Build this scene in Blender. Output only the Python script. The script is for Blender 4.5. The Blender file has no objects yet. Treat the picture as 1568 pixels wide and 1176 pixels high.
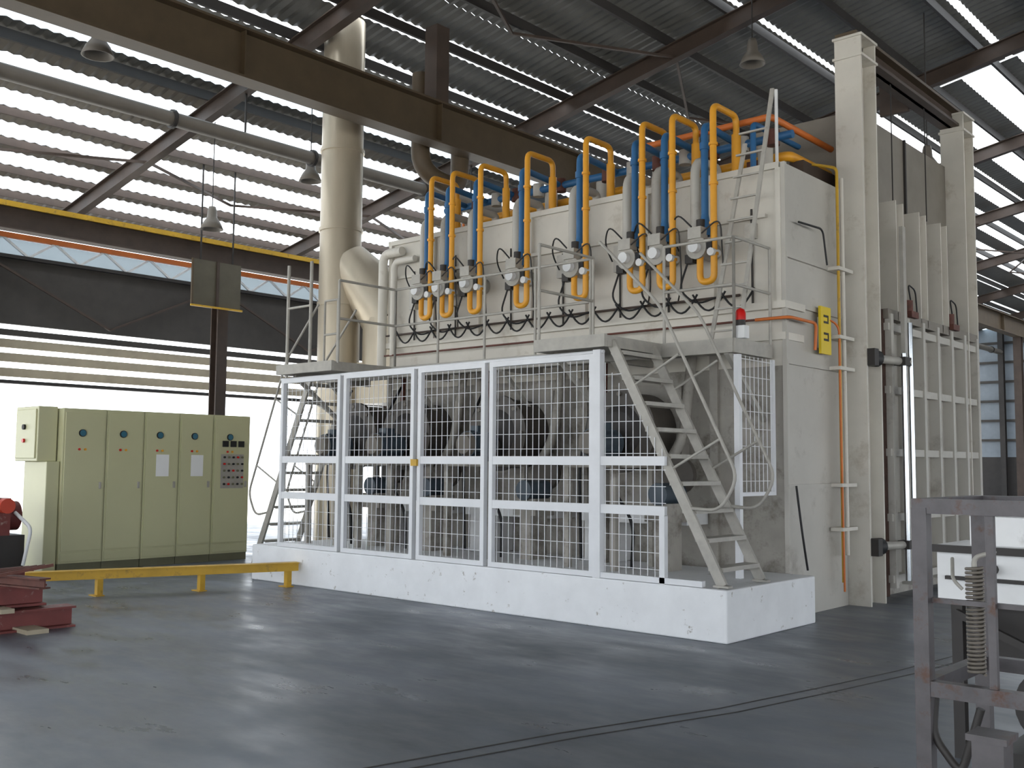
import bpy, math, random
from mathutils import Vector, Matrix
random.seed(7)
sc=bpy.context.scene
V=Vector
def lin(c):
    return tuple(((x/255)/12.92 if x/255<=.04045 else ((x/255+.055)/1.055)**2.4) for x in c)+(1,)
# ---------------------------------------------------------------- materials
def mat(name,col,rough=.6,metal=0,var=.12,scale=3,bump=.0,dirt=None,dscale=2.0,dlo=.55,dhi=.75,spec=.5,stretch=(1,1,1)):
    m=bpy.data.materials.new(name);m.use_nodes=True
    nt=m.node_tree;N=nt.nodes;L=nt.links
    b=N['Principled BSDF'];b.inputs['Roughness'].default_value=rough;b.inputs['Metallic'].default_value=metal
    b.inputs['Specular IOR Level'].default_value=spec
    tc=N.new('ShaderNodeTexCoord');mp=N.new('ShaderNodeMapping');mp.inputs['Scale'].default_value=stretch
    L.new(tc.outputs['Object'],mp.inputs[0])
    n=N.new('ShaderNodeTexNoise');n.inputs['Scale'].default_value=scale;n.inputs['Detail'].default_value=6;n.inputs['Roughness'].default_value=.6
    L.new(mp.outputs[0],n.inputs['Vector'])
    c=lin(col)
    r=N.new('ShaderNodeValToRGB')
    r.color_ramp.elements[0].position=.3;r.color_ramp.elements[1].position=.7
    r.color_ramp.elements[0].color=tuple(max(0,x*(1-var)) for x in c[:3])+(1,)
    r.color_ramp.elements[1].color=tuple(min(1,x*(1+var)) for x in c[:3])+(1,)
    L.new(n.outputs['Fac'],r.inputs[0]);out=r.outputs[0]
    if dirt:
        n2=N.new('ShaderNodeTexNoise');n2.inputs['Scale'].default_value=dscale;n2.inputs['Detail'].default_value=9;n2.inputs['Roughness'].default_value=.7
        L.new(mp.outputs[0],n2.inputs['Vector'])
        r2=N.new('ShaderNodeValToRGB');r2.color_ramp.elements[0].position=dlo;r2.color_ramp.elements[1].position=dhi
        L.new(n2.outputs['Fac'],r2.inputs[0])
        mx=N.new('ShaderNodeMixRGB');mx.inputs[2].default_value=lin(dirt)
        L.new(r2.outputs[0],mx.inputs[0]);L.new(out,mx.inputs[1]);out=mx.outputs[0]
    L.new(out,b.inputs['Base Color'])
    if bump:
        bp=N.new('ShaderNodeBump');bp.inputs['Strength'].default_value=bump;bp.inputs['Distance'].default_value=.02
        L.new(n.outputs['Fac'],bp.inputs['Height']);L.new(bp.outputs[0],b.inputs['Normal'])
    return m
CREAM=mat('furnace_cream_paint',(206,201,191),.5,var=.08,scale=1.5,dirt=(150,136,116),dscale=2.2,dlo=.56,dhi=.85)
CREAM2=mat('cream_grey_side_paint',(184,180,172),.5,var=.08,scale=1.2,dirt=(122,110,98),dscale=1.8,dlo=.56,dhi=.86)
TAUPE=mat('taupe_panel_paint',(128,121,112),.6,var=.1)
WHITE=mat('white_paint',(222,222,222),.5,var=.05,dirt=(150,145,138),dscale=4,dlo=.6,dhi=.85)
PLW=mat('plinth_white_paint',(232,233,235),.7,var=.05,scale=3,bump=.2,dirt=(150,142,130),dscale=7,dlo=.62,dhi=.69)
FENCE=mat('fence_white_paint',(222,223,226),.45,var=.05)
RUBW=mat('lower_wall_shaded_white',(160,155,147),.6,var=.14,dirt=(80,70,58),dscale=2.5,dlo=.5,dhi=.72)  # white darkened to carry the shade below the platform, plus random dirt
STEEL=mat('grey_rail_steel',(166,162,154),.5,.1,var=.12,scale=8)
CHIM=mat('chimney_metal',(180,169,150),.34,.5,var=.12,scale=2,stretch=(1,1,.3))
YEL=mat('yellow_gas_pipe_paint',(222,156,42),.4,var=.08)
YEL2=mat('yellow_rail_paint',(196,154,40),.5,var=.15,dirt=(90,75,50),dscale=6)
ORG=mat('orange_pipe_paint',(205,110,45),.5)
BLUE=mat('blue_air_pipe_paint',(42,98,146),.4,var=.1)
DBLUE=mat('dark_blue_motor_paint',(66,78,88),.45,var=.15)
BLACK=mat('black_rubber',(22,22,24),.6)
DARK=mat('dark_steel',(46,42,40),.6,var=.2)
FAN=mat('fan_casing_paint',(74,68,62),.5,var=.2)
BROWN=mat('brown_structural_steel',(66,53,45),.6,var=.2)
TANB=mat('tan_crane_beam_paint',(80,66,48),.55,var=.15)
PIPEG=mat('grey_service_pipe_paint',(108,101,92),.5,var=.1)
RUST=mat('rust_steel',(95,55,45),.7,var=.25,scale=9,dirt=(60,40,35),dscale=10)
REDB=mat('maroon_beam_paint',(112,52,48),.6,var=.2,dirt=(150,130,120),dscale=8,dlo=.6,dhi=.7)
REDO=mat('orange_red_paint',(190,64,40),.5)
CAB=mat('control_cabinet_paint',(194,192,154),.42,var=.03,scale=1)
CABD=mat('cabinet_dark_olive_paint',(110,108,85),.6)  # darker olive for the cabinet base and some panel buttons
SHEET=mat('corrugated_roof_sheet',(100,98,93),.5,.1,var=.12)
SHEETL=mat('tan_roof_sheet',(96,89,78),.55,0,var=.12)
WALLD=mat('dark_wall_sheet',(62,58,54),.7,var=.15)
WALLT=mat('tan_louvre_sheet',(172,160,138),.6,var=.1)
WALLF=mat('light_block_wall_sheet',(150,144,134),.6,var=.1)
WALLB=mat('blue_grey_wall',(130,138,146),.6,var=.08)
INSUL=mat('brown_insulation',(66,46,38),.95,var=.3,scale=20,bump=.5)
CHROME=mat('chrome_rod',(200,205,210),.18,1,var=.03)
GLASS=mat('meter_face',(60,110,130),.2)
RED=mat('red_lens',(200,25,20),.3)
SIGN=mat('yellow_sign',(225,195,30),.4,var=.03)
RACK=mat('rack_grey_paint',(84,80,82),.5,.2,var=.2,scale=12,dirt=(82,58,48),dscale=14,dlo=.55,dhi=.68)
PAPER=mat('white_paper',(235,235,235),.8,var=.02)
GROUND=mat('pale_yard_concrete',(220,218,212),.9,var=.04,scale=.5)
def floor_mat():
    m=bpy.data.materials.new('worn_dark_concrete');m.use_nodes=True
    nt=m.node_tree;N=nt.nodes;L=nt.links;b=N['Principled BSDF']
    tc=N.new('ShaderNodeTexCoord')
    def noise(s,d,sx=(1,1,1),ro=.6,rot=.5):
        mp=N.new('ShaderNodeMapping');mp.inputs['Scale'].default_value=sx;mp.inputs['Rotation'].default_value=(0,0,rot)
        L.new(tc.outputs['Object'],mp.inputs[0])
        n=N.new('ShaderNodeTexNoise');n.inputs['Scale'].default_value=s;n.inputs['Detail'].default_value=d;n.inputs['Roughness'].default_value=ro
        L.new(mp.outputs[0],n.inputs['Vector']);return n.outputs['Fac']
    a=noise(.45,8);c=noise(1.6,10,(1,3,1),.62);e=noise(.7,6,(1,2,1),.55,1.1)
    r=N.new('ShaderNodeValToRGB');r.color_ramp.elements[0].position=.32;r.color_ramp.elements[1].position=.7
    r.color_ramp.elements[0].color=lin((80,84,91));r.color_ramp.elements[1].color=lin((118,124,134));L.new(a,r.inputs[0])
    r2=N.new('ShaderNodeValToRGB');r2.color_ramp.elements[0].position=.3;r2.color_ramp.elements[1].position=.7
    r2.color_ramp.elements[0].color=(.78,.78,.78,1);r2.color_ramp.elements[1].color=(1.14,1.14,1.14,1);L.new(c,r2.inputs[0])
    mx=N.new('ShaderNodeMixRGB');mx.blend_type='MULTIPLY';mx.inputs[0].default_value=1
    L.new(r.outputs[0],mx.inputs[1]);L.new(r2.outputs[0],mx.inputs[2]);L.new(mx.outputs[0],b.inputs['Base Color'])
    ad=N.new('ShaderNodeMath');ad.operation='ADD';L.new(c,ad.inputs[0]);L.new(e,ad.inputs[1])
    rr=N.new('ShaderNodeMapRange');rr.inputs[1].default_value=.78;rr.inputs[2].default_value=1.2;rr.inputs[3].default_value=.26;rr.inputs[4].default_value=.52
    L.new(ad.outputs[0],rr.inputs[0]);L.new(rr.outputs[0],b.inputs['Roughness'])
    b.inputs['Specular IOR Level'].default_value=.4
    return m
FLOOR=floor_mat()
def transl(name,col):
    m=bpy.data.materials.new(name);m.use_nodes=True;nt=m.node_tree;N=nt.nodes;L=nt.links
    N.remove(N['Principled BSDF']);t=N.new('ShaderNodeBsdfTranslucent')
    n=N.new('ShaderNodeTexNoise');n.inputs['Scale'].default_value=.8
    r=N.new('ShaderNodeValToRGB');c=lin(col);r.color_ramp.elements[0].color=tuple(x*.85 for x in c[:3])+(1,);r.color_ramp.elements[1].color=c
    L.new(n.outputs['Fac'],r.inputs[0]);L.new(r.outputs[0],t.inputs[0])
    L.new(t.outputs[0],N['Material Output'].inputs[0]);return m
TRANS=transl('translucent_skylight_sheet',(240,245,250))
TRANSB=transl('translucent_bluish_sheet',(165,178,186))
TRANSW=transl('translucent_wall_sheet',(160,166,170))
# ---------------------------------------------------------------- mesh builder
class B:
    def __init__(s,name):
        s.name=name;s.v=[];s.f=[];s.m=[];s.sm=[];s.mats=[]
    def mi(s,m):
        if m not in s.mats:s.mats.append(m)
        return s.mats.index(m)
    def add(s,vs,fs,m,smooth=False):
        o=len(s.v);s.v+=[tuple(x) for x in vs];i=s.mi(m)
        for f in fs:
            s.f.append([o+k for k in f]);s.m.append(i);s.sm.append(smooth)
    def box(s,x0,x1,y0,y1,z0,z1,m):
        x0,x1=min(x0,x1),max(x0,x1);y0,y1=min(y0,y1),max(y0,y1);z0,z1=min(z0,z1),max(z0,z1)
        vs=[(x,y,z) for z in(z0,z1) for y in(y0,y1) for x in(x0,x1)]
        s.add(vs,[(0,2,3,1),(4,5,7,6),(0,1,5,4),(2,6,7,3),(0,4,6,2),(1,3,7,5)],m)
    def bar(s,p,q,w,h,m,up=(0,0,1)):
        p=V(p);q=V(q);d=(q-p).normalized();u=V(up)
        if abs(d.dot(u))>.99:u=V((1,0,0)) 
        a=d.cross(u).normalized();b=a.cross(d).normalized()
        vs=[]
        for e in(p,q):
            for (i,j) in((-1,-1),(1,-1),(1,1),(-1,1)):vs.append(e+a*(i*w/2)+b*(j*h/2))
        s.add(vs,[(0,1,2,3),(7,6,5,4),(0,4,5,1),(1,5,6,2),(2,6,7,3),(3,7,4,0)],m)
    def cyl(s,p,q,r,m,seg=16,r2=None,cap=True):
        p=V(p);q=V(q);r2=r if r2 is None else r2
        d=(q-p).normalized();u=V((0,0,1)) if abs(d.z)<.9 else V((1,0,0))
        a=d.cross(u).normalized();b=d.cross(a).normalized()
        vs=[]
        for e,rr in((p,r),(q,r2)):
            for k in range(seg):
                t=2*math.pi*k/seg;vs.append(e+a*(rr*math.cos(t))+b*(rr*math.sin(t)))
        s.add(vs,[(k,k+seg,(k+1)%seg+seg,(k+1)%seg)for k in range(seg)],m,True)
        if cap:
            s.add(vs[:seg],[tuple(range(seg))],m);s.add(vs[seg:],[tuple(reversed(range(seg)))],m)
    def tube(s,pts,r,m,seg=8,fil=.08,fs=5):
        pts=[V(p) for p in pts];P=[pts[0]]
        for i in range(1,len(pts)-1):
            a,b,c=pts[i-1],pts[i],pts[i+1]
            l=min(fil,(a-b).length*.49,(c-b).length*.49)
            if l<1e-3:P.append(b);continue
            p0=b+(a-b).normalized()*l;p1=b+(c-b).normalized()*l
            for k in range(fs+1):
                t=k/fs;P.append(p0*(1-t)**2+b*2*t*(1-t)+p1*t*t)
        P.append(pts[-1])
        n=len(P);d0=(P[1]-P[0]).normalized();u=V((0,0,1)) if abs(d0.z)<.9 else V((1,0,0))
        a=d0.cross(u).normalized();vs=[]
        for i in range(n):
            if i==0:d=d0
            elif i==n-1:d=(P[-1]-P[-2]).normalized()
            else:d=((P[i]-P[i-1]).normalized()+(P[i+1]-P[i]).normalized()).normalized()
            a=(a-d*a.dot(d));a=a.normalized() if a.length>1e-6 else d.orthogonal().normalized()
            b=d.cross(a)
            for k in range(seg):
                t=2*math.pi*k/seg;vs.append(P[i]+a*(r*math.cos(t))+b*(r*math.sin(t)))
        fs_=[(i*seg+k,i*seg+(k+1)%seg,(i+1)*seg+(k+1)%seg,(i+1)*seg+k) for i in range(n-1) for k in range(seg)]
        s.add(vs,fs_,m,True);s.add(vs[:seg],[tuple(reversed(range(seg)))],m);s.add(vs[-seg:],[tuple(range(seg))],m)
    def ibeam(s,p,q,h,w,m,t=.02,up=(0,0,1)):
        p=V(p);q=V(q);d=(q-p).normalized();u=V(up)
        a=d.cross(u).normalized();b=a.cross(d).normalized()
        s.bar(p+b*(h/2-t/2),q+b*(h/2-t/2),w,t,m,up);s.bar(p-b*(h/2-t/2),q-b*(h/2-t/2),w,t,m,up)
        s.bar(p,q,t,h-2*t,m,up)
    def lathe(s,c,prof,m,seg=24):
        vs=[]
        for (r,h) in prof:
            for k in range(seg):
                t=2*math.pi*k/seg;vs.append(V(c)+V((r*math.cos(t),r*math.sin(t),h)))
        n=len(prof)
        s.add(vs,[(i*seg+k,i*seg+(k+1)%seg,(i+1)*seg+(k+1)%seg,(i+1)*seg+k) for i in range(n-1) for k in range(seg)],m,True)
    def done(s,bevel=0,parent=None):
        me=bpy.data.meshes.new(s.name);me.from_pydata(s.v,[],s.f)
        for m in s.mats:me.materials.append(m)
        me.polygons.foreach_set('material_index',s.m);me.polygons.foreach_set('use_smooth',s.sm);me.update()
        ob=bpy.data.objects.new(s.name,me);sc.collection.objects.link(ob)
        if bevel:
            bv=ob.modifiers.new('bevel','BEVEL');bv.width=bevel;bv.segments=2;bv.limit_method='ANGLE'
        if parent:ob.parent=parent
        return ob
def empty(name):
    e=bpy.data.objects.new(name,None);sc.collection.objects.link(e);return e
# ---------------------------------------------------------------- camera
a=math.radians(48.3);p=math.atan(124/1568);r=.0079
F0=V((-math.cos(a),math.sin(a),0));R0=V((math.sin(a),math.cos(a),0));Z=V((0,0,1))
F=math.cos(p)*F0+math.sin(p)*Z;U=-math.sin(p)*F0+math.cos(p)*Z
R=math.cos(r)*R0+math.sin(r)*U;U2=-math.sin(r)*R0+math.cos(r)*U
cd=bpy.data.cameras.new('camera');cd.sensor_width=36;cd.lens=36;cd.clip_end=500
cam=bpy.data.objects.new('camera',cd);sc.collection.objects.link(cam)
M=Matrix((R,U2,-F)).transposed().to_4x4();M.translation=V((0,0,1.6));cam.matrix_world=M
sc.camera=cam
# ---------------------------------------------------------------- shell
def roofz(x): return 7.82+.19*(x+22) if x<2 else 7.82+.19*24-.19*(x-2)
b=B('floor');b.box(-24,16,-8,56,-.2,0,FLOOR);b.done()
b=B('ground_outside');b.box(-160,-24,-120,160,-.25,-.02,GROUND);b.box(-24,120,-120,-8,-.25,-.02,GROUND);b.box(16,120,-8,160,-.25,-.02,GROUND);b.done()
b=B('floor_joint_lines')
pts=[(-4.6,2.2),(-4.4,3.0),(-4.25,3.64),(-3.95,4.9),(-3.58,6.1),(-3.37,7.2),(-3.2,8.2),(-2.9,11)]
for off in(0,.14):
    for i in range(len(pts)-1):
        b.bar((pts[i][0]+off,pts[i][1],.001),(pts[i+1][0]+off,pts[i+1][1],.001),.014,.004,DARK)
b.done()
def sheet(bl,x0,x1,y0,y1,m,zo=0):
    n=int((y1-y0)/.11);vs=[];fs=[]
    for i in range(n+1):
        y=y0+(y1-y0)*i/n;dz=.03 if i%2 else 0
        for x in(x0,x1):vs.append((x,y,roofz(x)+dz+zo))
    for i in range(n):fs.append((2*i,2*i+1,2*i+3,2*i+2))
    bl.add(vs,fs,m)
b=B('ceiling')
x=-24.4;px=[]
while x<-17.6:
    px.append(x+.05);sheet(b,x,x+.58,-7,56,TRANS);sheet(b,x+.56,x+1.2,-7,56,SHEETL,.02);x+=1.18
xe=x
for x0,x1,k in [(xe,-16.9,0),(-16.9,-16.3,2),(-16.3,-14.9,0),(-14.9,-14.5,1),(-14.5,-13.6,0),(-13.6,-13.25,1),(-13.25,-12.4,0)]:sheet(b,x0,x1,-7,56,(SHEET,TRANS,TRANSB)[k])
for x0,x1,k in [(-12.4,-9.3,0),(-9.3,-9.2,1),(-9.2,-6.6,0),(-6.6,-6.45,1),(-6.45,2,0)]:sheet(b,x0,x1,-7,24,(SHEET,TRANS,TRANSB)[k])
x=-12.4
while x<1.9:
    sheet(b,x,x+.7,24,56,TRANS);sheet(b,x+.7,x+1.2,24,56,SHEET);x+=1.2
sheet(b,2,16,-7,56,SHEET)
b.done()
b=B('roof_purlins')
for x in px:b.bar((x,-7,roofz(x)-.1),(x,55.7,roofz(x)-.1),.05,.15,BROWN)
x=px[-1]+1.3
while x<15:
    b.bar((x,-7,roofz(x)-.12),(x,55.7,roofz(x)-.12),.06,.18,DARK);x+=1.3
b.done()
b=B('roof_trusses')
for y in(-1.5,4.5,10.5,16.5,22.5,28.5,34.5,40.5,46.5,52.5):
    b.ibeam((-24,y,roofz(-24)-.38),(2,y,roofz(2)-.38),.34,.18,BROWN);b.ibeam((2,y,roofz(2)-.38),(16,y,roofz(16)-.38),.34,.18,BROWN)
    for x in(-19.5,-10.5):
        b.bar((x,y,roofz(x)-.5),(x-1.6,y+3,roofz(x-1.6)-.25),.05,.05,BROWN)
        b.bar((x,y,roofz(x)-.5),(x-1.6,y-3,roofz(x-1.6)-.25),.05,.05,BROWN)
b.done()
b=B('crane_runway_beam')
b.ibeam((-12.7,-7,7.55),(-12.7,55.5,7.55),.75,.34,TANB,.035)
y=0.2
while y<55:b.box(-12.84,-12.56,y,y+.02,7.2,7.9,TANB);y+=4
for y in(-1.5,22.5,34.5,46.5):b.ibeam((-12.7,y,0),(-12.7,y,7.2),.35,.3,BROWN,.03,up=(0,1,0))
for y in(12.2,24.2,36.2):b.bar((-12.7,y,7.9),(-12.7,y,roofz(-12.7)-.3),.3,.3,BROWN)
b.done()
b=B('yellow_crane_girder')
b.ibeam((-20,-7,6.25),(-20,55.5,6.25),.5,.3,BROWN,.03);b.box(-19.86,-19.8,-7,55.5,6.42,6.52,YEL2)
for y in(0.6,6.6,12.6,18.6,24.6,36.6,48.6):b.ibeam((-20,y,0),(-20,y,6.0),.28,.26,BROWN,.03,up=(1,0,0))
b.done()
b=B('roof_service_pipe')
b.tube([(-16,-7,7.55),(-16,55.5,7.55)],.13,PIPEG,12)
for y in range(0,55,3):b.cyl((-16,y,7.55),(-16,y+.06,7.55),.17,DARK,12)
for y in(4.5,10.5,16.5,22.5):b.bar((-16,y,7.6),(-16,y,roofz(-16)-.3),.03,.03,DARK)
b.done()
b=B('wall_left')
b.box(-24.1,-24,-8,56,4.72,6.3,WALLD)
b.box(-24.15,-23.95,-8,56,3.36,3.44,DARK)
for z in(3.52,3.86,4.18):b.box(-24.1,-24.04,-8,56,z,z+.2,WALLT)
b.box(-24.1,-24,-8,56,4.46,4.6,WALLD)
b.box(-24.12,-24.08,-8,56,6.3,6.7,TRANSW)
b.box(-24.1,-24,-8,56,6.9,7.2,WALLD)
b.box(-23.98,-23.86,-8,56,6.68,6.8,ORG);b.box(-23.98,-23.86,-8,56,6.22,6.3,DARK)
y=-8
while y<55:
    b.bar((-23.9,y,6.28),(-23.9,y+.6,6.7),.05,.05,WHITE);b.bar((-23.9,y+.6,6.7),(-23.9,y+1.2,6.28),.05,.05,WHITE);y+=1.2
for y in(-3.5,3,9,21,27,33,39,45,51):b.ibeam((-23.8,y,0),(-23.8,y,7.1),.3,.26,BROWN,.03,up=(1,0,0))
y=-6
while y<50:
    b.bar((-23.85,y,4.8),(-23.85,y+3,6.2),.05,.05,BROWN);b.bar((-23.85,y+3,6.2),(-23.85,y+6,4.8),.05,.05,BROWN);y+=6
b.done()
b=B('wall_back');b.box(-24,16,55.9,56.1,2.2,12.4,WALLB);b.box(-24,16,55.9,56.1,0,2.2,DARK)
for z in(3,4,5,6,7,8):b.box(-24,16,55.8,55.9,z,z+.12,WALLD)
for x in range(-22,16,6):b.ibeam((x,55.6,0),(x,55.6,roofz(x)-.3),.3,.25,DARK,.03,up=(0,1,0))
b.done()
b=B('light_block_wall_front');b.box(-24,16,-8.1,-8,5.4,12.4,WALLF)  # unseen wall behind the camera, added to hold back high sky light
for x in range(-22,16,6):b.ibeam((x,-7.7,0),(x,-7.7,roofz(x)-.3),.3,.25,DARK,.03,up=(0,1,0))
b.done()
b=B('light_block_wall_right');b.box(16,16.1,-8,56,5.2,10,WALLF)  # unseen side wall, added so light enters only through the low opening
for y in range(-2,56,6):b.ibeam((15.8,y,0),(15.8,y,9.4),.3,.3,BROWN,.03,up=(1,0,0))
b.done()
# ---------------------------------------------------------------- lamps
def lamp(x,y,z):
    b=B('high_bay_lamp')
    b.lathe((x,y,z),[(.0,.38),(.07,.38),(.09,.3),(.1,.16),(.17,.06),(.23,-.08),(.21,-.08),(.15,.04),(.0,.1)],PIPEG,20)
    b.cyl((x,y,z+.36),(x,y,roofz(x)-.1),.012,DARK,6)
    b.done()
for q in((-14,6.7,7.5),(-18,11.1,6.35),(-16.4,12.3,7.3),(-8.6,16,8.8),(-7,20,7.5),(-13,36,6.8)):lamp(*q)
b=B('hanging_sign_panel')
b.box(-19.72,-19.66,11.7,12.9,5.0,6.0,mat('olive_brown_panel',(84,78,64),.5));b.box(-19.66,-19.62,11.66,12.94,4.96,5.0,YEL2);b.box(-19.66,-19.62,11.66,11.70,5.0,6.0,TANB)
b.box(-19.66,-19.62,12.27,12.33,5.0,6.0,BROWN)
for y in(11.9,12.7):b.bar((-19.7,y,6.0),(-19.7,y,roofz(-19.7)-.1),.03,.03,DARK)
b.done()
# ---------------------------------------------------------------- chimney
b=B('exhaust_chimney')
cx_,cy_=-13.9,11.1
b.cyl((cx_,cy_,0),(cx_,cy_,9.36),.36,CHIM,32)
for z in(1.4,2.9,4.3,5.6,7.0,8.3):b.cyl((cx_,cy_,z),(cx_,cy_,z+.06),.385,CHIM,32)
b.cyl((cx_+.1,cy_+.1,5.1),(-12.9,11.6,4.0),.36,CHIM,28,r2=.62)
b.cyl((-12.9,11.6,4.02),(-12.9,11.6,3.1),.62,CHIM,28)
b.box(-13.4,-11.6,11.1,12.4,2.6,3.3,CHIM)
b.done()
b=B('vent_duct')
b.tube([(-13.2,12.3,8.6),(-13.2,12.3,6.85),(-13.0,13.1,6.6),(-13.0,13.1,7.9)],.17,TANB,16,fil=.35)
b.done()
# ---------------------------------------------------------------- plinth
b=B('concrete_plinth');b.box(-12.2,-4.78,8.31,10.11,0,.48,PLW);b.done(.015)
# ---------------------------------------------------------------- furnace
FUR=empty('industrial_furnace')
fx0,fx1,fy0,fy1=-11.55,-5.12,10.2,16.2
b=B('furnace_body')
b.box(fx0,fx1-.02,fy0,fy1,3.36,4.92,CREAM)
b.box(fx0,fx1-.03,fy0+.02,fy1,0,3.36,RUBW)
b.box(fx0-.06,fx1+.04,fy0-.08,fy0+.4,3.32,3.40,CREAM)
b.box(fx0-.04,fx1+.02,fy0-.05,fy0+.4,2.98,3.06,CREAM)
b.box(fx0-.03,fx1-.04,fy0-.04,fy1,4.88,4.95,CREAM)
for i,x in enumerate([fx0+.03,-10.6,-9.7,-8.75,-7.85,-6.9,-6.0,fx1-.05]):
    b.box(x-.03,x+.03,fy0-.05,fy0,3.4,4.88,CREAM)
    if i%2==0:b.box(x-.05,x+.05,fy0-.03,fy0+.05,.48,2.98,RUBW)
b.box(fx0,fx1-.02,fy0+.0,fy0+.05,2.7,3.32,CREAM)
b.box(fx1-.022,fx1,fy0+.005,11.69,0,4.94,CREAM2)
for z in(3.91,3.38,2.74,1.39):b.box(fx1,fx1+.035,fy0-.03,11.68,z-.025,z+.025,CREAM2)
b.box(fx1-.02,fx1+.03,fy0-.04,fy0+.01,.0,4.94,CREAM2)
b.box(fx0+.1,fx1-.2,fy0-.06,fy0,4.35,4.39,CREAM)
for x in(-11.0,-10.15,-9.1,-8.2,-7.3,-6.6,-5.5):
    b.tube([(x,fy0-.02,3.4),(x,fy0-.03,4.3+random.random()*.4)],.012,DARK,6)
    b.box(x-.06,x+.06,fy0-.08,fy0,3.8+random.random()*.4,4.3,CREAM2)
for i in range(26):
    x=-11.3+i*.23;h=random.uniform(.08,.4)
    b.box(x,x+.18,10.9+random.random()*.6,11.6+random.random(),4.92,4.95+h,random.choice([BROWN,RUST,DARK,CREAM2]))
b.box(-11.4,-5.5,11.9,12.6,4.92,5.3,BROWN)
b.tube([(-11.2,10.1,4.75),(-11.62,10.1,4.75),(-11.62,10.1,3.0)],.07,CREAM,12,fil=.15)
b.tube([(-10.9,10.08,4.6),(-11.35,10.08,4.6),(-11.35,10.08,3.2)],.05,CREAM,12,fil=.12)
for x in(-10.5,-8.75,-6.85):
    b.box(x-.5,x+.5,10.05,10.22,1.5,2.55,RUBW)
    b.box(x-.75,x+.75,9.75,10.2,.95,1.08,WHITE)
    b.box(x-.7,x-.3,9.8,10.2,.48,.95,WHITE)
    b.tube([(x+.62,10.1,2.9),(x+.62,10.0,2.4),(x+.62,9.9,1.9),(x+.3,9.9,1.5)],.06,RUBW,10,fil=.2)
    b.tube([(x-.62,10.1,2.9),(x-.62,10.05,1.2)],.035,RUST,8)
b.done(parent=FUR)
b=B('ledge_pipes')
b.tube([(-11.5,10.08,3.5),(-6.2,10.08,3.5),(-5.6,10.08,3.5)],.015,BROWN,8)
b.tube([(-11.5,10.05,3.2),(-5.35,10.05,3.2)],.013,RUST,8)
b.tube([(-5.4,10.05,3.2),(-5.0,10.05,3.2),(-5.0,10.7,3.2),(-5.02,10.7,2.9)],.018,ORG,8)
for i in range(16):
    x=-11.2+i*.36
    n=8;P=[(x+.42*k/n,10.0,3.55-.2*math.sin(math.pi*k/n)) for k in range(n+1)]
    b.tube(P,.012,BLACK,6,fil=.01,fs=1)
b.done(parent=FUR)
# ---------------------------------------------------------------- burners
def burner(x):
    b=B('gas_burner')
    b.tube([(x,10.42,4.96),(x,10.42,5.67),(x,9.9,5.67),(x,9.9,3.66),(x-.18,9.9,3.66),(x-.18,9.9,4.0),(x-.18,10.2,4.0)],.038,YEL,12,fil=.1)
    b.cyl((x,10.42,4.96),(x,10.42,5.45),.055,YEL,12)
    for z in(5.2,4.75,4.3,3.95):b.cyl((x,9.9,z),(x,9.9,z+.03),.052,YEL,12)
    xa=x-.16
    b.tube([(xa,10.75,5.45),(xa,9.98,5.5),(xa,9.98,4.2)],.042,BLUE,12,fil=.1)
    b.cyl((xa,9.98,4.45),(xa,9.98,4.2),.042,BLUE,12,r2=.075)
    b.cyl((xa,9.98,5.28),(xa,9.98,5.2),.056,BLUE,12)
    xc=x-.36
    b.tube([(xc,10.6,5.0),(xc,10.6,5.16),(xc,10.1,5.16),(xc,10.1,4.25)],.055,CREAM2,14,fil=.2)
    b.cyl((xa-.03,10.2,4.05),(xa-.03,9.86,4.05),.11,STEEL,18)
    b.cyl((xa-.03,9.86,4.05),(xa-.03,9.83,4.05),.13,STEEL,18)
    b.cyl((xa-.03,9.83,4.05),(xa-.03,9.76,4.05),.065,WHITE,14)
    b.box(xa-.12,xa+.05,9.8,9.95,4.15,4.28,STEEL)
    b.cyl((xa-.02,9.92,4.28),(xa-.02,9.92,4.38),.05,DARK,12)
    b.box(xa-.22,xa-.12,9.9,10.0,3.9,4.0,DARK)
    b.cyl((x,9.82,3.98),(x,9.98,3.98),.045,WHITE,12);b.box(x-.06,x+.0,9.84,9.88,4.02,4.1,BLACK)
    b.tube([(xa-.2,9.95,3.95),(xa-.3,9.9,3.6),(xa-.1,9.95,3.42),(xa+.1,10.05,3.5)],.012,BLACK,6,fil=.12)
    b.tube([(xa-.1,9.85,4.3),(xa-.3,9.85,4.5),(xa-.45,9.98,4.3),(xa-.42,10.1,4.1)],.01,BLACK,6,fil=.15)
    b.tube([(xa+.05,9.82,4.2),(xa+.3,9.8,4.35),(xa+.28,9.9,3.7),(xa+.1,10.1,3.5)],.009,DARK,6,fil=.15)
    b.done()
for x in(-10.38,-9.96,-9.42,-8.58,-7.62,-6.78,-6.36,-5.82):burner(x)
b=B('manifold_pipes')
b.tube([(-11.0,10.8,5.45),(-5.3,10.8,5.45)],.05,BLUE,12)
b.tube([(-10.8,11.1,5.3),(-5.5,11.1,5.3),(-5.5,13.2,5.3)],.06,YEL,12)
b.tube([(-7.2,10.55,5.62),(-5.45,10.55,5.62),(-5.45,12.4,5.62)],.04,ORG,10)
b.tube([(-5.62,10.45,5.0),(-5.62,10.45,5.55),(-5.62,11.6,5.55)],.035,BLUE,10)
for x in(-9,-8.1,-7.2,-6.5,-5.7):
    b.cyl((x,10.9,5.1),(x,10.9,5.4),.09,CREAM2,14);b.cyl((x,10.9,5.4),(x,10.9,5.46),.05,DARK,12)
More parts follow.
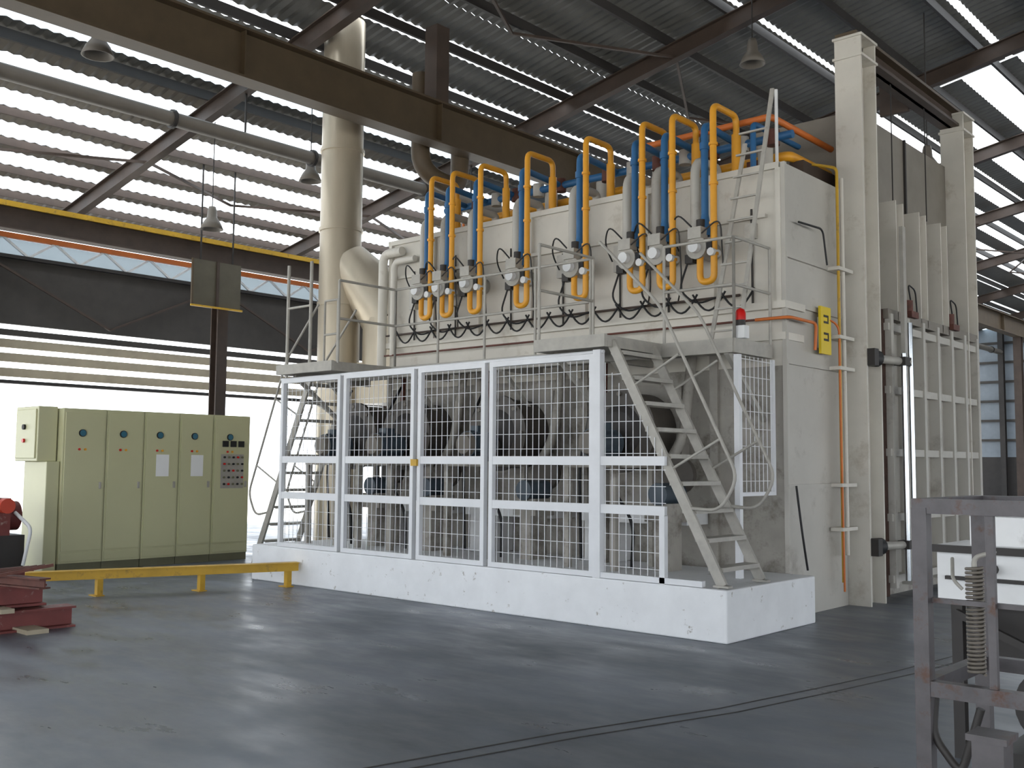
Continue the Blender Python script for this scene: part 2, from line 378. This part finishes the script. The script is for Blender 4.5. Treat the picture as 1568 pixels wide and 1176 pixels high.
for i in range(14):
    x=-10.9+i*.4;b.cyl((x,11.1,4.92),(x,11.1,5.3),.03,random.choice([YEL,ORG,BROWN]),8)
    b.cyl((x+.15,10.8,5.36),(x+.15,10.8,5.54),.08,RUST if i%2 else CREAM2,10)
b.tube([(-5.35,10.5,4.9),(-5.35,10.5,5.9)],.02,WHITE,8)
b.done(parent=FUR)
# ---------------------------------------------------------------- door frame and door
b=B('door_frame')
def col(y):
    b.box(-5.18,-4.85,y,y+.03,0,6.8,CREAM);b.box(-5.18,-4.85,y+.42,y+.45,0,6.8,CREAM);b.box(-5.03,-5.0,y+.03,y+.42,0,6.8,CREAM)
    b.box(-5.2,-4.83,y-.02,y+.47,6.8,6.83,CREAM)
    b.box(-5.2,-4.83,y-.02,y+.47,6.55,6.58,CREAM)
col(11.7);col(15.35)
b.box(-5.17,-4.9,12.16,15.34,6.62,6.66,BROWN);b.box(-5.17,-4.9,11.7,15.8,6.84,6.88,TANB);b.box(-5.05,-5.0,12.1,15.4,6.62,6.85,BROWN)
for y in(13.0,14.2):
    b.cyl((-5.4,y,6.95),(-5.4,y+.5,6.95),.14,RUST,16);b.box(-5.6,-5.2,y-.06,y+.0,6.6,7.1,BROWN)
    b.tube([(-5.0,y,6.6),(-5.0,y,5.0)],.008,DARK,6)
b.box(-5.12,-4.92,12.16,12.44,0.05,3.55,INSUL)
b.box(-6.5,-5.12,12.16,15.34,3.3,6.05,TAUPE)
b.box(-5.12,-5.09,13.7,13.74,3.5,6.05,DARK)
b.done(parent=FUR)
b=B('lift_door')
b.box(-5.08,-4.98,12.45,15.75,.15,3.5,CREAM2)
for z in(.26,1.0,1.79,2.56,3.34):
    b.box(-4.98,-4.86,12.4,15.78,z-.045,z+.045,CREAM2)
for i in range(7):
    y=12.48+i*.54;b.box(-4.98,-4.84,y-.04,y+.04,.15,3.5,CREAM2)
for y0 in(12.75,13.55,14.35):
    b.ibeam((-4.98,y0+.1,3.45),(-4.98,y0+.1,4.98),.26,.24,CREAM,.02,up=(0,1,0))
b.box(-5.08,-4.86,12.4,15.78,3.44,3.56,TAUPE)
for y in(13.15,14.7):
    b.cyl((-4.9,y,3.56),(-4.9,y,3.75),.07,RUST,12);b.box(-5.0,-4.8,y-.12,y+.12,3.52,3.6,RUST)
    b.tube([(-4.85,y,3.7),(-4.85,y-.1,3.95),(-4.85,y+.15,3.9),(-4.85,y+.2,3.6)],.01,BLACK,6)
b.done(parent=FUR)
b=B('door_guide_rods')
for yy in(12.5,12.72):
    b.cyl((-4.72,yy,.25),(-4.72,yy,3.0 if yy<12.6 else 3.4),.035,CHROME,14)
b.bar((-4.75,12.62,.3),(-4.75,12.62,4.6),.09,.05,STEEL)
for z in(.68,2.9):
    b.cyl((-4.85,11.95,z),(-4.7,12.6,z),.05,STEEL,14);b.cyl((-4.88,11.8,z),(-4.84,11.98,z),.1,BLACK,14)
    b.box(-4.92,-4.76,11.72,11.84,z-.1,z+.1,DARK);b.box(-4.8,-4.66,12.4,12.6,z-.05,z+.05,DARK)
b.done(parent=FUR)
b=B('side_gas_pipes')
b.tube([(-5.0,11.3,.3),(-5.0,11.3,5.1),(-5.3,11.3,5.2)],.018,YEL2,8,fil=.06)
b.tube([(-5.0,11.42,.6),(-5.0,11.42,5.0)],.026,CREAM,8)
b.tube([(-5.05,10.4,4.3),(-5.0,10.9,4.3),(-5.0,11.0,3.9)],.012,BLACK,6)
for z in(.9,1.4,2.74,3.1,3.9):b.box(-5.1,-4.95,11.2,11.6,z-.02,z+.02,CREAM)
b.tube([(-5.06,11.0,3.3),(-4.98,11.25,3.25),(-4.98,11.25,2.3),(-4.98,11.28,.2)],.012,ORG,6,fil=.2)
b.tube([(-5.06,10.28,1.4),(-5.0,10.28,.9),(-5.0,10.4,.5)],.012,BLACK,6,fil=.2)
b.done(parent=FUR)
b=B('warning_sign');b.box(-5.05,-5.02,10.86,11.12,2.88,3.42,SIGN)
for z in(3.0,3.2):
    b.box(-5.02,-5.015,10.93,11.05,z+.1,z+.125,DARK);b.box(-5.02,-5.015,11.03,11.05,z+.05,z+.12,DARK);b.box(-5.02,-5.015,10.93,11.05,z+.03,z+.055,DARK)
b.box(-5.085,-5.05,10.9,11.08,2.95,3.3,STEEL);b.done()
# ---------------------------------------------------------------- fans
for x in(-11.55,-10.45,-8.75,-6.85):
    b=B('circulation_fan')
    z=2.0
    b.cyl((x,10.04,z),(x,9.6,z),.44,FAN,36);b.cyl((x,9.6,z),(x,9.54,z),.48,FAN,36);b.cyl((x,9.54,z),(x,9.5,z),.3,DARK,30,r2=.22)
    for k in range(8):
        t=2*math.pi*k/8;b.cyl((x+.42*math.cos(t),9.54,z+.42*math.sin(t)),(x+.42*math.cos(t),9.51,z+.42*math.sin(t)),.025,PIPEG,8)
    b.cyl((x,9.5,z-.15),(x,9.4,z-.15),.09,PIPEG,14)
    b.cyl((x,9.4,z-.15),(x,9.0,z-.15),.16,DBLUE,24)
    for k in range(12):
        t=2*math.pi*k/12;b.bar((x+.16*math.cos(t),9.36,z-.15+.16*math.sin(t)),(x+.16*math.cos(t),9.04,z-.15+.16*math.sin(t)),.015,.02,DBLUE)
    b.cyl((x,9.0,z-.15),(x,8.93,z-.15),.15,PIPEG,20,r2=.12);b.box(x-.07,x+.07,9.12,9.28,z,z+.08,DBLUE)
    b.box(x-.16,x+.16,9.0,9.4,z-.36,z-.3,DARK)
    b.box(x-.35,x+.35,8.95,9.75,z-.42,z-.36,RUBW)
    for xx in(x-.32,x+.32):
        for yy in(9.0,9.7):b.box(xx-.035,xx+.035,yy-.035,yy+.035,.48,z-.42,RUBW)
    b.box(x+.5,x+.85,9.3,9.65,1.0,1.2,RUBW)
    b.cyl((x+.7,9.65,1.3),(x+.7,9.25,1.3),.12,DBLUE,18);b.cyl((x+.7,9.72,1.5),(x+.7,9.65,1.5),.2,FAN,20)
    b.box(x+.62,x+.78,9.3,9.6,.48,1.0,RUBW)
    b.tube([(x+.4,9.2,.5),(x+.5,9.1,1.0),(x+.3,9.05,1.3)],.018,BLACK,8,fil=.2)
    b.tube([(x-.5,9.9,2.7),(x-.45,9.6,2.3),(x-.55,9.5,1.6),(x-.6,9.6,.5)],.018,BLACK,8,fil=.2)
    b.done()
# ---------------------------------------------------------------- fence
b=B('wire_mesh_safety_fence')
fy=8.36
def panel(x0,x1,z0,z1):
    w=.055
    b.box(x0,x0+w,fy-.03,fy+.03,z0,z1,FENCE);b.box(x1-w,x1,fy-.03,fy+.03,z0,z1,FENCE)
    b.box(x0+w,x1-w,fy-.03,fy+.03,z0,z0+w,FENCE);b.box(x0+w,x1-w,fy-.03,fy+.03,z1-w,z1,FENCE)
    for z in(1.17,1.65):b.box(x0+w,x1-w,fy-.025,fy+.02,z-.045,z+.045,FENCE)
    n=int((x1-x0)/.085)
    for i in range(1,n):
        x=x0+(x1-x0)*i/n;b.box(x-.0027,x+.0027,fy+.02,fy+.026,z0,z1,FENCE)
    n=int((z1-z0)/.16)
    for i in range(1,n):
        z=z0+(z1-z0)*i/n;b.box(x0,x1,fy+.026,fy+.032,z-.0027,z+.0027,FENCE)
for x0,x1 in((-11.65,-10.38),(-10.31,-8.99),(-8.92,-7.83),(-7.76,-6.31)):panel(x0,x1,.485,2.74)
b.box(-6.31,-6.22,fy-.04,fy+.04,.48,2.78,FENCE)
b.box(-6.22,-5.46,fy-.025,fy+.02,1.605,1.695,FENCE);b.box(-6.22,-5.46,fy-.025,fy+.02,1.125,1.215,FENCE);b.box(-5.52,-5.46,fy-.03,fy+.03,.48,1.13,FENCE)
b.box(-6.22,-5.05,fy-.03,fy+.03,.485,.54,FENCE)
for i in range(9):
    x=-6.2+i*.085;b.box(x,x+.006,fy+.02,fy+.026,.52,1.7+max(0,.95-.11*i),FENCE)
for i in range(13):
    z=.6+i*.16;x1=-5.48 if z<1.7 else -5.55-(z-1.7)*.55;b.box(-6.22,x1,fy+.026,fy+.032,z,z+.006,FENCE)
b.box(-9.0,-8.9,fy-.06,fy-.03,1.58,1.66,YEL2);b.cyl((-11.68,fy,2.74),(-6.2,fy,2.76),.02,FENCE,8)
b.done()
b=B('side_mesh_panel')
x=-5.22
for (y0,y1,z0,z1) in((10.06,10.1,1.3,2.75),(9.36,10.06,1.3,1.34)):b.box(x-.02,x+.02,y0,y1,z0,z1,FENCE)
for i in range(8):b.box(x-.003,x+.003,9.4+i*.09,9.406+i*.09,1.3,2.75,FENCE)
for i in range(8):b.box(x-.003,x+.003,9.34,10.1,1.45+i*.18,1.456+i*.18,FENCE)
b.box(x-.03,x+.03,9.3,9.36,.48,2.75,FENCE)
b.done()
# ---------------------------------------------------------------- platform, stairs, rails
PLAT=empty('access_platform')
b=B('deck')
pz=2.9
b.box(-12.05,-5.25,9.33,10.11,pz-.05,pz,STEEL)
b.box(-12.05,-5.25,9.28,9.33,pz-.13,pz+.02,STEEL);b.box(-5.28,-5.23,9.3,10.11,pz-.13,pz+.02,STEEL)
for x0,x1 in((-7.05,-6.12),(-11.68,-10.48)):
    b.box(x0,x1,8.31,9.28,pz-.04,pz+.02,STEEL);b.box(x0,x1,8.26,8.31,pz-.1,pz+.03,STEEL)
    for xx in(x0+.02,x1-.02):b.box(xx-.025,xx+.025,8.31,9.28,pz-.1,pz-.04,STEEL)
    b.bar((x0+.1,9.3,pz-.7),(x0+.1,8.5,pz-.1),.05,.05,STEEL)
for x in(-11.9,-10.2,-8.5,-6.8,-5.35):
    b.bar((x,10.12,pz-.8),(x,9.35,pz-.12),.05,.05,STEEL);b.box(x-.03,x+.03,9.33,10.11,pz-.14,pz-.05,STEEL)
b.done(parent=PLAT)
b=B('guard_rail')
def rail(pts,hs=(1.08,.58),post=1.0,rr=.017):
    for h in hs:b.tube([(q[0],q[1],q[2]+h) for q in pts],rr,STEEL,8,fil=.05)
    for i in range(len(pts)-1):
        p0=V(pts[i]);p1=V(pts[i+1]);n=max(1,round((p1-p0).length/post))
        for k in range(n+1):
            q=p0.lerp(p1,k/n);b.cyl(q,q+V((0,0,hs[0])),rr,STEEL,8)
rail([(-12.0,9.32,pz),(-11.7,9.32,pz)]);
rail([(-10.45,8.34,pz),(-10.45,9.32,pz),(-7.1,9.32,pz)],post=.95)
rail([(-7.05,9.3,pz),(-7.05,8.34,pz)],post=.95)
rail([(-6.1,9.32,pz),(-5.25,9.32,pz),(-5.25,10.1,pz)],post=.9)
for x in(-12.05,-12.6):b.tube([(x,9.1,1.2 if x<-12.3 else 2.9),(x,9.1,4.55)],.025,STEEL,8)
b.tube([(-12.6,9.1,3.9),(-12.05,9.1,3.9)],.018,STEEL,8)
b.done(parent=PLAT)
def stair(name,x0,z0,x1,z1,y0,y1,n):
    b=B(name);s=1 if x1<x0 else -1
    for y in(y0,y1):
        b.bar((x0,y,z0),(x1,y,z1),.035,.1,STEEL)
        A=V((x0,y,z0));C=V((x1,y,z1));d=(C-A);h=.62
        nrm=V((d.z,0,-d.x)).normalized()
        if nrm.z<0:nrm=-nrm
        a0=A+d*.3;a1=A+d*.97
        b.tube([a0,a0+nrm*h*.5-d*.07,a0+nrm*h,a1+nrm*h+V((0,0,.1)),C+V((-.15*s,0,1.05))],.017,STEEL,8,fil=.14)
        for t in(.45,.8):b.cyl(A+d*t,A+d*t+nrm*h,.014,STEEL,8)
    for i in range(n):
        t=(i+.6)/n;x=x0+(x1-x0)*t;z=z0+(z1-z0)*t
        b.box(x-.08,x+.08,y0+.02,y1-.02,z-.01,z+.01,STEEL)
        for e in(-.08,.07):b.box(x+e,x+e+.01,y0+.02,y1-.02,z-.03,z-.01,STEEL)
    for y in(y0,y1):b.box(x0-.08,x0+.08,y-.04,y+.04,z0-.01,z0+.01,STEEL)
    b.done()
stair('steel_staircase',-4.88,.5,-6.14,2.86,8.41,9.14,9)
stair('steel_staircase',-13.4,.02,-12.08,2.86,9.15,9.85,11)
b=B('access_ladder')
A=V((-5.45,9.75,pz));C=V((-5.18,10.08,5.75))
for dx,top in((0,0),(-.34,-.55)):
    b.bar(A+V((dx,0,0)),C+V((dx,0,top)),.045,.025,STEEL,up=(0,1,0))
for i in range(10):
    q=A.lerp(C,(i+.7)/11.5);b.bar(q,q+V((-.34,0,0)),.03,.02,STEEL)
b.done()
b=B('warning_beacon');x,y=-5.22,9.4
b.box(x-.07,x+.07,y-.05,y+.05,pz+.02,pz+.15,WHITE);b.cyl((x,y,pz+.15),(x,y,pz+.21),.05,DARK,16)
b.lathe((x,y,pz+.21),[(.055,0),(.055,.07),(.04,.11),(0,.13)],RED,16);b.done()
# ---------------------------------------------------------------- control cabinets
ys=[6.8,7.46,8.07,8.67,9.28,9.98]
for i in range(5):
    y0,y1=ys[i],ys[i+1]-.008
    b=B('control_cabinet');x=-14.8
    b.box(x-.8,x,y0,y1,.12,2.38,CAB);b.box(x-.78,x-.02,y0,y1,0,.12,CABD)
    b.box(x,x+.018,y0+.025,y1-.025,.3,2.32,CAB);b.box(x,x+.01,y0+.02,y1-.02,.15,.27,CAB)
    yc=(y0+y1)/2
    b.cyl((x+.018,yc-.05,2.02),(x+.04,yc-.05,2.02),.055,BLACK,20);b.cyl((x+.04,yc-.05,2.02),(x+.045,yc-.05,2.02),.045,GLASS,20)
    for k in(-.09,0):b.cyl((x+.018,yc+k,1.78),(x+.035,yc+k,1.78),.018,RED if k else YEL,10)
    b.box(x+.018,x+.05,y1-.1,y1-.07,1.2,1.3,STEEL)
    if i in(2,3):b.box(x+.02,x+.024,yc-.1,yc+.12,1.38,1.72,PAPER)
    if i==4:
        b.box(x+.018,x+.022,y0+.14,y1-.12,1.18,1.74,STEEL)
        for zz in range(5):
            for yy in range(5):
                b.cyl((x+.02,y0+.2+yy*.085,1.25+zz*.11),(x+.045,y0+.2+yy*.085,1.25+zz*.11),.018,[BLACK,RED,CABD,BLACK,CABD][(yy+zz*2)%5],10)
        for yy in(0,1,2):b.box(x+.02,x+.035,y0+.16+yy*.15,y0+.27+yy*.15,1.86,1.96,BLACK)
    b.done(.008)
b=B('wall_mounted_junction_box');b.box(-15.7,-14.95,6.5,6.78,1.6,2.4,CAB);b.box(-15.66,-15.0,6.48,6.5,1.64,2.36,CAB)
b.cyl((-15.35,6.48,2.1),(-15.35,6.45,2.1),.04,BLACK,14);b.cyl((-15.35,6.48,1.9),(-15.35,6.45,1.9),.03,RED,14)
b.box(-15.6,-14.85,6.6,6.79,.0,1.6,CAB);b.done(.01)
b=B('low_yellow_barrier_rail')
A=V((-12.25,5.25,.25));C=V((-11.1,8.27,.25));D=C-A
b.bar(A,C,.07,.1,YEL2);b.bar(A+V((0,0,.055)),C+V((0,0,.055)),.16,.012,YEL2)
for t in(.25,.62,.96):
    q=A+D*t;b.bar((q.x,q.y,0),(q.x,q.y,.2),.07,.07,YEL2);b.box(q.x-.09,q.x+.09,q.y-.08,q.y+.03,0,.012,YEL2)
b.done()
# ---------------------------------------------------------------- left foreground
b=B('steel_beam_stack')
for i,(z,o) in enumerate(((.1,0),(.1,.38),(.32,.12))):
    b.ibeam((-10.2-o,1.5,z),(-10.0-o,4.75-i*.12,z),.2,.22,REDB,.02)
b.box(-10.7,-9.7,4.2,4.4,0,.04,WALLT);b.box(-10.6,-9.8,4.0,4.12,.2,.24,WALLT)
b.ibeam((-10.9,4.0,.47),(-9.6,4.3,.47),.1,.12,RUST,.015)
for k in range(5):b.bar((-10.7+k*.15,3.9,.5),(-10.6+k*.18,4.5,.53+.02*k),.02,.03,RUST)
b.done()
b=B('red_pump_unit')
o=.3
b.box(-15.4,-14.2,4.6+o,5.9+o,.0,.12,REDB);b.box(-15.3,-14.3,4.7+o,5.8+o,.12,.6,DARK)
b.cyl((-14.6,4.7+o,.85),(-14.6,5.8+o,.85),.2,REDB,24);b.box(-14.9,-14.3,5.2+o,5.6+o,.6,1.1,REDB);b.cyl((-14.3,5.5+o,1.0),(-14.15,5.5+o,1.0),.1,REDO,18)
b.cyl((-14.6,5.3+o,1.1),(-14.6,5.3+o,1.25),.08,REDO,14)
b.tube([(-14.2,5.75+o,.2),(-14.1,5.8+o,.7),(-14.4,5.7+o,.9)],.025,WHITE,8,fil=.1)
b.done()
# ---------------------------------------------------------------- right foreground rack
b=B('steel_rack_frame')
def rpt(u,v,z):return V((-1.165+u,3.2+v,z))
for u in(0,.75):
    for v in(0,.55):b.bar(rpt(u,v,0),rpt(u,v,1.48),.045,.045,RACK)
for z in(1.485,.94):
    for v in(0,.55):b.bar(rpt(-.022,v,z),rpt(.78,v,z),.04,.045,RACK)
    for u in(0,.75):b.bar(rpt(u,.02,z),rpt(u,.53,z),.04,.045,RACK)
b.bar(rpt(.2,0,.94),rpt(.2,0,1.5),.022,.022,RACK)
b.bar(rpt(0,.02,1.2),rpt(.75,.02,1.2),.015,.015,RACK)
b.bar(rpt(0,.02,.3),rpt(.75,.02,.3),.03,.03,RACK)
P=[]
for k in range(261):
    t=k/10*2*math.pi;P.append(rpt(.12+.024*math.cos(t),.1+.024*math.sin(t),.98+.32*k/260))
b.tube(P,.005,PIPEG,6,fil=0)
b.tube([rpt(.12,.1,1.28),rpt(.12,.1,1.33),rpt(.18,.1,1.35),rpt(.2,0,1.35)],.008,STEEL,6,fil=.02)
b.tube([rpt(.02,.03,.92),rpt(.02,.0,.8),rpt(.1,.0,.7),rpt(.16,.0,.9)],.012,DARK,6,fil=.04)
b.done()
b=B('rusty_square_post');b.box(-.815,-.745,2.52,2.59,0.012,.975,RACK);b.box(-.825,-.735,2.51,2.6,.975,.99,RACK);b.box(-.88,-.68,2.45,2.65,0,.012,RUST);b.done()
b=B('white_conveyor_machine')
b.box(-2.1,-.3,6.0,6.5,.85,1.17,WHITE);b.box(-1.95,-.3,6.1,6.4,1.17,1.33,WHITE);b.box(-2.13,-.3,5.96,6.0,1.13,1.17,DARK)
b.box(-2.05,-1.4,5.97,6.0,.98,1.0,DARK)
for x in(-2.0,-.4):
    for y in(6.03,6.45):b.box(x-.03,x+.03,y-.03,y+.03,0,.85,DARK)
b.cyl((-1.55,6.2,.3),(-1.55,6.55,.3),.22,DARK,24);b.box(-1.8,-.5,6.0,6.6,.0,.08,DARK)
b.box(-1.95,-.4,6.2,6.4,.5,.84,DARK)
for x in(-1.8,-1.3,-.9):b.cyl((x,6.0,1.05),(x,5.93,1.05),.03,DARK,10)
b.bar((-2.0,5.98,.8),(-.8,5.98,.3),.04,.04,DARK)
b.tube([(-2.0,5.95,1.1),(-1.95,5.8,1.0),(-1.9,5.8,.95)],.01,STEEL,6)
b.done()
# ---------------------------------------------------------------- light
w=bpy.data.worlds.new('world');sc.world=w;w.use_nodes=True
bg=w.node_tree.nodes['Background'];bg.inputs[0].default_value=(.88,.94,1,1);bg.inputs[1].default_value=4.0
sd=bpy.data.lights.new('sun','SUN');sd.energy=9;sd.angle=.01;sd.color=(1,.96,.9)
so=bpy.data.objects.new('sun',sd);sc.collection.objects.link(so)
so.rotation_euler=V((.25,.35,-1)).to_track_quat('-Z','Y').to_euler()
sc.view_settings.view_transform='Standard'
